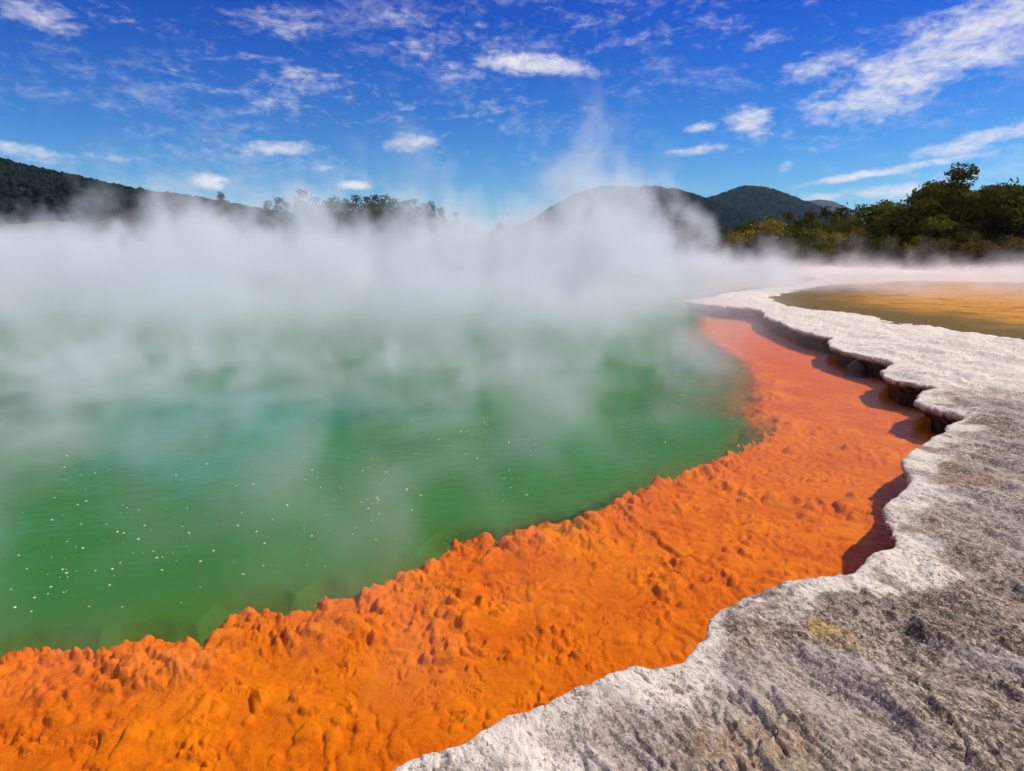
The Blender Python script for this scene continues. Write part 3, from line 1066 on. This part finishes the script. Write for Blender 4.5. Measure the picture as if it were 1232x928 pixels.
for px_, top_, d_ in ((150, 262, 95), (172, 266, 95), (205, 264, 95), (232, 262, 97), (258, 268, 92), (238, 272, 90), (118, 262, 97), (560, 276, 88), (530, 274, 90), (600, 274, 90), (655, 272, 88), (690, 272, 86), (770, 270, 84), (800, 266, 82), (830, 272, 80)):
    o = place(rg.choice(bush_dark + bush_olive), px_, d_, top_, 4.2, 1.2, rg.uniform(0, 6))
    tag(o, 'bush on the far bank showing faintly through the steam', 'bush', 'bushes veiled by steam')

# ------------------------------------------------------------------ steam
def steam(name, label, lo, hi, res, build, color=(0.83, 0.865, 0.90), aniso=0.0):
    m, T, out = material(name + '_vapour')
    vs_ = T.new('ShaderNodeVolumePrincipled')
    vs_.inputs['Color'].default_value = (*color, 1)
    vs_.inputs['Density'].default_value = 1.0
    vs_.inputs['Anisotropy'].default_value = aniso
    T.link(vs_.outputs[0], out.inputs['Volume'])
    ng = bpy.data.node_groups.new(name + '_field', 'GeometryNodeTree')
    ng.interface.new_socket('Geometry', in_out='INPUT', socket_type='NodeSocketGeometry')
    ng.interface.new_socket('Geometry', in_out='OUTPUT', socket_type='NodeSocketGeometry')
    G = Tree(ng)
    go = G.new('NodeGroupOutput')
    cube = G.new('GeometryNodeVolumeCube')
    cube.inputs['Min'].default_value, cube.inputs['Max'].default_value = lo, hi
    for i, ax in enumerate('XYZ'):
        cube.inputs['Resolution ' + ax].default_value = max(2, int((hi[i] - lo[i]) / res[i]))
    pos = G.new('GeometryNodeInputPosition').outputs[0]
    sep = G.new('ShaderNodeSeparateXYZ')
    G.link(pos, sep.inputs[0])
    d = build(G, pos, *[G.e(s) for s in sep.outputs])
    # nothing may be cut off at the box
    for i, ax in enumerate([G.e(s) for s in sep.outputs]):
        if i < 2:
            w = (hi[i] - lo[i]) * 0.04
            d = d * ax.ramp(lo[i], lo[i] + w) * ax.ramp(hi[i] - w, hi[i], 1, 0)
        else:
            d = d * ax.ramp(hi[i] - 1.0, hi[i], 1, 0)
    G.link(d, cube.inputs['Density'])
    sm = G.new('GeometryNodeSetMaterial')
    sm.inputs['Material'].default_value = m
    G.link(cube.outputs[0], sm.inputs[0])
    G.link(sm.outputs[0], go.inputs[0])
    vol = bpy.data.volumes.new(name)
    o = bpy.data.objects.new(name, vol)
    vol.materials.append(m)
    COL.objects.link(o)
    md = o.modifiers.new('vapour', 'NODES')
    md.node_group = ng
    tag(o, label, 'steam', kind='stuff')
    return o


def blob(x, y, cx, cy, rx, ry):
    a, b = (x - cx) / rx, (y - cy) / ry
    return ((a * a + b * b) * -1.0).exp()


def main_steam(G, pos, x, y, z):
    warp = G.vmath('SCALE', G.vmath('SUBTRACT', G.noise(pos, 0.16, 2, 0.5, out=1).s, (0.5, 0.5, 0.5)), None)
    warp.node.inputs['Scale'].default_value = 4.0
    p = G.vmath('ADD', pos, warp)
    n = G.noise(G.mapping(p, scale=(1, 1, 0.62)), 0.46, 5, 0.62)
    low = G.noise(G.mapping(pos, scale=(1, 1, 0.0)), 0.11, 2, 0.5)
    # east edge of the cloud follows the pool
    edge_x = y.ramp(9, 30, 3.5, 9.0, 'LINEAR') + y.ramp(24, 34, 0, 6.5) - y.ramp(46, 56, 0, 6.0)
    side = (edge_x - x + (low - 0.5) * 4.0).ramp(-2.2, 3.2)
    start = (y + (low - 0.5) * 7.0 + x * 0.10).ramp(8.5, 21.0)
    low2 = G.noise(G.mapping(p, scale=(1, 1, 0.0)), 0.24, 3, 0.55)
    top = 0.8 + start * 0.9 + (low - 0.5) * 7.0 + (low2 - 0.5) * 15.0
    tall = blob(x, y, *at_range(722, 300, 34)[:2], 2.7, 5.0) * 6.0 + blob(x, y, *at_range(795, 300, 36)[:2], 3.0, 5.0) * 2.4 \
        + blob(x, y, *at_range(345, 300, 34)[:2], 2.6, 5.0) * 2.6 + blob(x, y, *at_range(540, 300, 34)[:2], 2.2, 5.0) * 2.1 + blob(x, y, *at_range(130, 300, 34)[:2], 3.0, 5.0) * 1.6 + blob(x, y, *at_range(10, 300, 36)[:2], 3.0, 5.0) * 1.6 + blob(x, y, *at_range(445, 300, 36)[:2], 1.6, 5.0) * 1.2 + blob(x, y, *at_range(620, 300, 36)[:2], 1.2, 4.0) * 2.6
    top = (top.max(0.9)) * (x - y * 0.22).ramp(0.0, 3.0, 1.0, 0.35) + tall
    prof = 1.0 - (z - 0.2) / top
    d = (prof * 1.15 + (n - 0.5) * 6.4 - 0.26).ramp(0.0, 0.8, 0.0, 1.0, 'LINEAR')
    d = d * side * (start * 0.56 + 0.02)
    thin = z.ramp(2.2, 7.5, 1.0, 0.34)
    back = y.ramp(56, 64, 1, 0)
    return d * thin * back


def near_steam(G, pos, x, y, z):
    n = G.noise(G.mapping(pos, scale=(1.0, 0.8, 0.7)), 0.95, 5, 0.62, 0.8)
    low = G.noise(G.mapping(pos, scale=(1, 1, 0.0)), 0.28, 2, 0.5)
    prof = 1.0 - (z - 0.08) / (0.45 + low * 1.5)
    d = (prof * 0.8 + (n - 0.5) * 5.6 - 0.46).ramp(0.0, 1.0, 0.0, 1.0, 'LINEAR')
    amt = (y - x * 0.10 + (low - 0.5) * 3.0).ramp(2.6, 10.5, 0.16, 0.60)
    west = (x + 0.2 * y).ramp(-0.5, -5.0, 0.0, 0.42)
    side = (y.ramp(3.0, 10.0, 0.2, 3.6, 'LINEAR') - x).ramp(-0.4, 1.2)
    join = y.ramp(10.5, 13.5, 1, 0)
    return d * (amt + west) * side * join


def east_steam(G, pos, x, y, z):
    n = G.noise(G.mapping(pos, scale=(1, 1, 0.8)), 0.42, 5, 0.62, 1.0)
    low = G.noise(G.mapping(pos, scale=(1, 1, 0.0)), 0.16, 2, 0.5)
    prof = 1.0 - (z - 0.40) / (0.10 + low * 1.0 + (low - 0.45).max(0.0) * y.ramp(35, 60, 0, 16))
    d = (prof * 0.9 + (n - 0.5) * 4.6 - 0.3).ramp(0.0, 1.0, 0.0, 1.0, 'LINEAR')
    amt = y.ramp(18, 27.0, 0.03, 0.36) * y.ramp(40, 58, 1, 0.12)
    side = (x - y.ramp(17, 30, 9.5, 8.5, 'LINEAR')).ramp(0.0, 5.0)
    return d * amt * side * y.ramp(58, 64, 1, 0)


steam('steam', 'dense bank of white steam drifting over the green pool', (-44, 9, 0.30), (15, 65, 12.0), (0.30, 0.34, 0.24), main_steam)
steam('steam', 'thin wisps of steam skimming the near green water', (-14, 2.2, 0.12), (5.2, 13.6, 2.6), (0.09, 0.09, 0.09), near_steam)
steam('steam', 'low pinkish steam blowing over the ochre pool and the white flat', (7.5, 16, 0.48), (62, 65, 6.5), (0.32, 0.32, 0.22), east_steam, (0.96, 0.90, 0.89))

# ------------------------------------------------------------------ air
def haze():
    m, T, out = material('air')
    v_ = T.new('ShaderNodeVolumePrincipled')
    v_.inputs['Color'].default_value = (0.45, 0.68, 1.0, 1)
    v_.inputs['Density'].default_value = 0.000065
    T.link(v_.outputs[0], out.inputs['Volume'])
    x0, x1, y0, y1, z0, z1 = -3400, 3400, -400, 3500, -4, 215
    v = [(x, y, z) for x in (x0, x1) for y in (y0, y1) for z in (z0, z1)]
    f = [(0, 1, 3, 2), (4, 6, 7, 5), (0, 4, 5, 1), (2, 3, 7, 6), (0, 2, 6, 4), (1, 5, 7, 3)]
    me = bpy.data.meshes.new('haze')
    me.from_pydata(v, [], f)
    me.materials.append(m)
    o = bpy.data.objects.new('haze', me)
    COL.objects.link(o)
    tag(o, 'thin blue air between the pool and the far hills', 'haze', kind='stuff')


haze()

# ------------------------------------------------------------------ sky and sun
SUN_AZ, SUN_EL = rad(76), rad(47)
w = bpy.data.worlds.new('World')
scene.world = w
w.use_nodes = True
w.node_tree.nodes.clear()
T = Tree(w.node_tree)
sky = T.new('ShaderNodeTexSky', sky_type='NISHITA')
sky.sun_disc = False
sky.sun_elevation = SUN_EL
sky.sun_rotation = SUN_AZ
sky.altitude = 300
sky.air_density = 1.0
sky.dust_density = 0.3
sky.ozone_density = 3.0
vec = T.new('ShaderNodeTexCoord').outputs['Generated']
sp = T.new('ShaderNodeSeparateXYZ')
T.link(vec, sp.inputs[0])
sx_, sy_, sz_ = [T.e(s) for s in sp.outputs]
aze = sx_._op('ARCTAN2', sy_)
ele = sz_._op('ARCSINE')
ce = T.new('ShaderNodeCombineXYZ')
T.link(aze, ce.inputs[0])
T.link(ele, ce.inputs[1])
AE = ce.outputs[0]
clouds = [(35, 15, 60, 18, -10, .9), (330, 22, 75, 22, 5, .62), (640, 78, 90, 15, -6, 1.15), (330, 120, 75, 26, 0, .5), (208, 165, 62, 16, -12, .62),
          (335, 179, 66, 11, 3, .95), (437, 102, 42, 10, 0, .55), (505, 170, 66, 18, 10, .75), (30, 182, 60, 11, -8, .9), (253, 218, 26, 13, 0, 1.25),
          (425, 223, 27, 7, 0, 1.0), (386, 202, 20, 5, 0, .7), (1150, 58, 185, 46, 24, 0.98), (985, 80, 70, 18, 12, .75), (1180, 168, 75, 13, 12, 1.0), (905, 148, 36, 22, -20, .95),
          (843, 153, 24, 7, 5, .95), (828, 183, 52, 7, 5, .85), (1060, 207, 110, 6, 8, 1.1), (1075, 230, 70, 11, 5, 1.0), (990, 238, 40, 8, 0, .8), (945, 201, 14, 8, 30, .8),
          (705, 130, 45, 11, 8, .42), (910, 50, 55, 14, 15, .62), (560, 45, 190, 40, -12, .42), (140, 190, 70, 12, -6, .5), (800, 30, 190, 40, 0, .40),
          (380, 105, 130, 34, -12, .5), (470, 20, 120, 26, -8, .5), (170, 40, 110, 22, -30, .42), (250, 110, 90, 18, -20, .42), (600, 130, 100, 20, 6, .42), (90, 110, 80, 16, -12, .36), (700, 20, 130, 26, 4, .46), (520, 70, 90, 22, -14, .5), (640, 263, 40, 10, 5, .7), (1110, 125, 60, 10, 20, .5), (1190, 245, 60, 12, 0, .7), (230, 60, 130, 30, -25, .32)]
mask = None
for cx, cy, hl, ht, tilt, st in clouds:
    a, e_ = azel(cx, cy)
    mp = T.mapping(AE, loc=(a, e_, 0), rot=(0, 0, rad(tilt)), scale=(hl / FPX, ht / FPX, 1), vtype='TEXTURE')
    ln = T.e(T.vmath('LENGTH', mp, out=1)).ramp(1.45, 0.0, 0.0, st)
    mask = ln if mask is None else mask.max(ln)
streak = T.mapping(AE, rot=(0, 0, rad(-8)), scale=(0.9, 3.2, 1))
c1 = T.noise(streak, 11.0, 6, 0.62, 0.5)
c2 = T.noise(T.mapping(AE, scale=(1, 1.8, 1)), 55.0, 4, 0.6, 0.3)
c3 = T.noise(T.mapping(AE, rot=(0, 0, rad(15)), scale=(1, 3.0, 1)), 4.0, 5, 0.6, 0.6)
cl = (mask * 1.0 + (c1 - 0.5) * 1.6 + (c2 - 0.5) * 1.15 - 0.24).ramp(0.0, 1.12)
veil = (c3 + (c1 - 0.5) * 0.5 + (c2 - 0.5) * 0.5).ramp(0.48, 0.85) * 0.30
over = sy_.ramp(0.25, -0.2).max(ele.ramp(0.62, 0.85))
broken = (c3 + (c1 - 0.5) * 0.6).ramp(0.38, 0.60) * over * 0.85   # extra cloud overhead and behind, added unseen for whiter fill light
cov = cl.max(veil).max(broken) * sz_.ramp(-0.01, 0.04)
hs = T.new('ShaderNodeHueSaturation')
hs.inputs['Saturation'].default_value = 1.5
T.link(sky.outputs[0], hs.inputs['Color'])
deep = T.mix(ele.ramp(0.0, 0.46), (0.50, 0.82, 1.06), (0.085, 0.27, 1.02))
blue = T.mix(1.0, hs.outputs[0], deep, 'MULTIPLY')
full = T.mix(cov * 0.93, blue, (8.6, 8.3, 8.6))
bg = T.new('ShaderNodeBackground')
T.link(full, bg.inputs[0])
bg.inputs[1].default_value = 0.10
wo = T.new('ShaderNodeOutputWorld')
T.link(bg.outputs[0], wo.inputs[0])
w.cycles.sampling_method = 'MANUAL'
w.cycles.sample_map_resolution = 512

sl = bpy.data.lights.new('sun', 'SUN')
sl.energy = 5.0
sl.angle = rad(0.53)
sl.color = (1.0, 0.925, 0.81)
so = bpy.data.objects.new('sun', sl)
COL.objects.link(so)
to_sun = Vector((math.sin(SUN_AZ) * math.cos(SUN_EL), math.cos(SUN_AZ) * math.cos(SUN_EL), math.sin(SUN_EL)))
so.rotation_euler = to_sun.to_track_quat('Z', 'Y').to_euler()

# ------------------------------------------------------------------ render settings
scene.render.engine = 'CYCLES'
cy = scene.cycles
cy.max_bounces = 8
cy.diffuse_bounces = 2
cy.glossy_bounces = 2
cy.transmission_bounces = 2
cy.transparent_max_bounces = 64
cy.volume_bounces = 6
cy.volume_step_rate = 1.6
cy.volume_max_steps = 512
cy.use_adaptive_sampling = True
cy.adaptive_threshold = 0.03
cy.denoising_prefilter = 'ACCURATE'
cy.use_denoising = True
cy.caustics_reflective = False
cy.caustics_refractive = False
scene.view_settings.view_transform = 'Standard'
scene.view_settings.look = 'None'
scene.view_settings.gamma = 1.0
scene.view_settings.exposure = 0.05
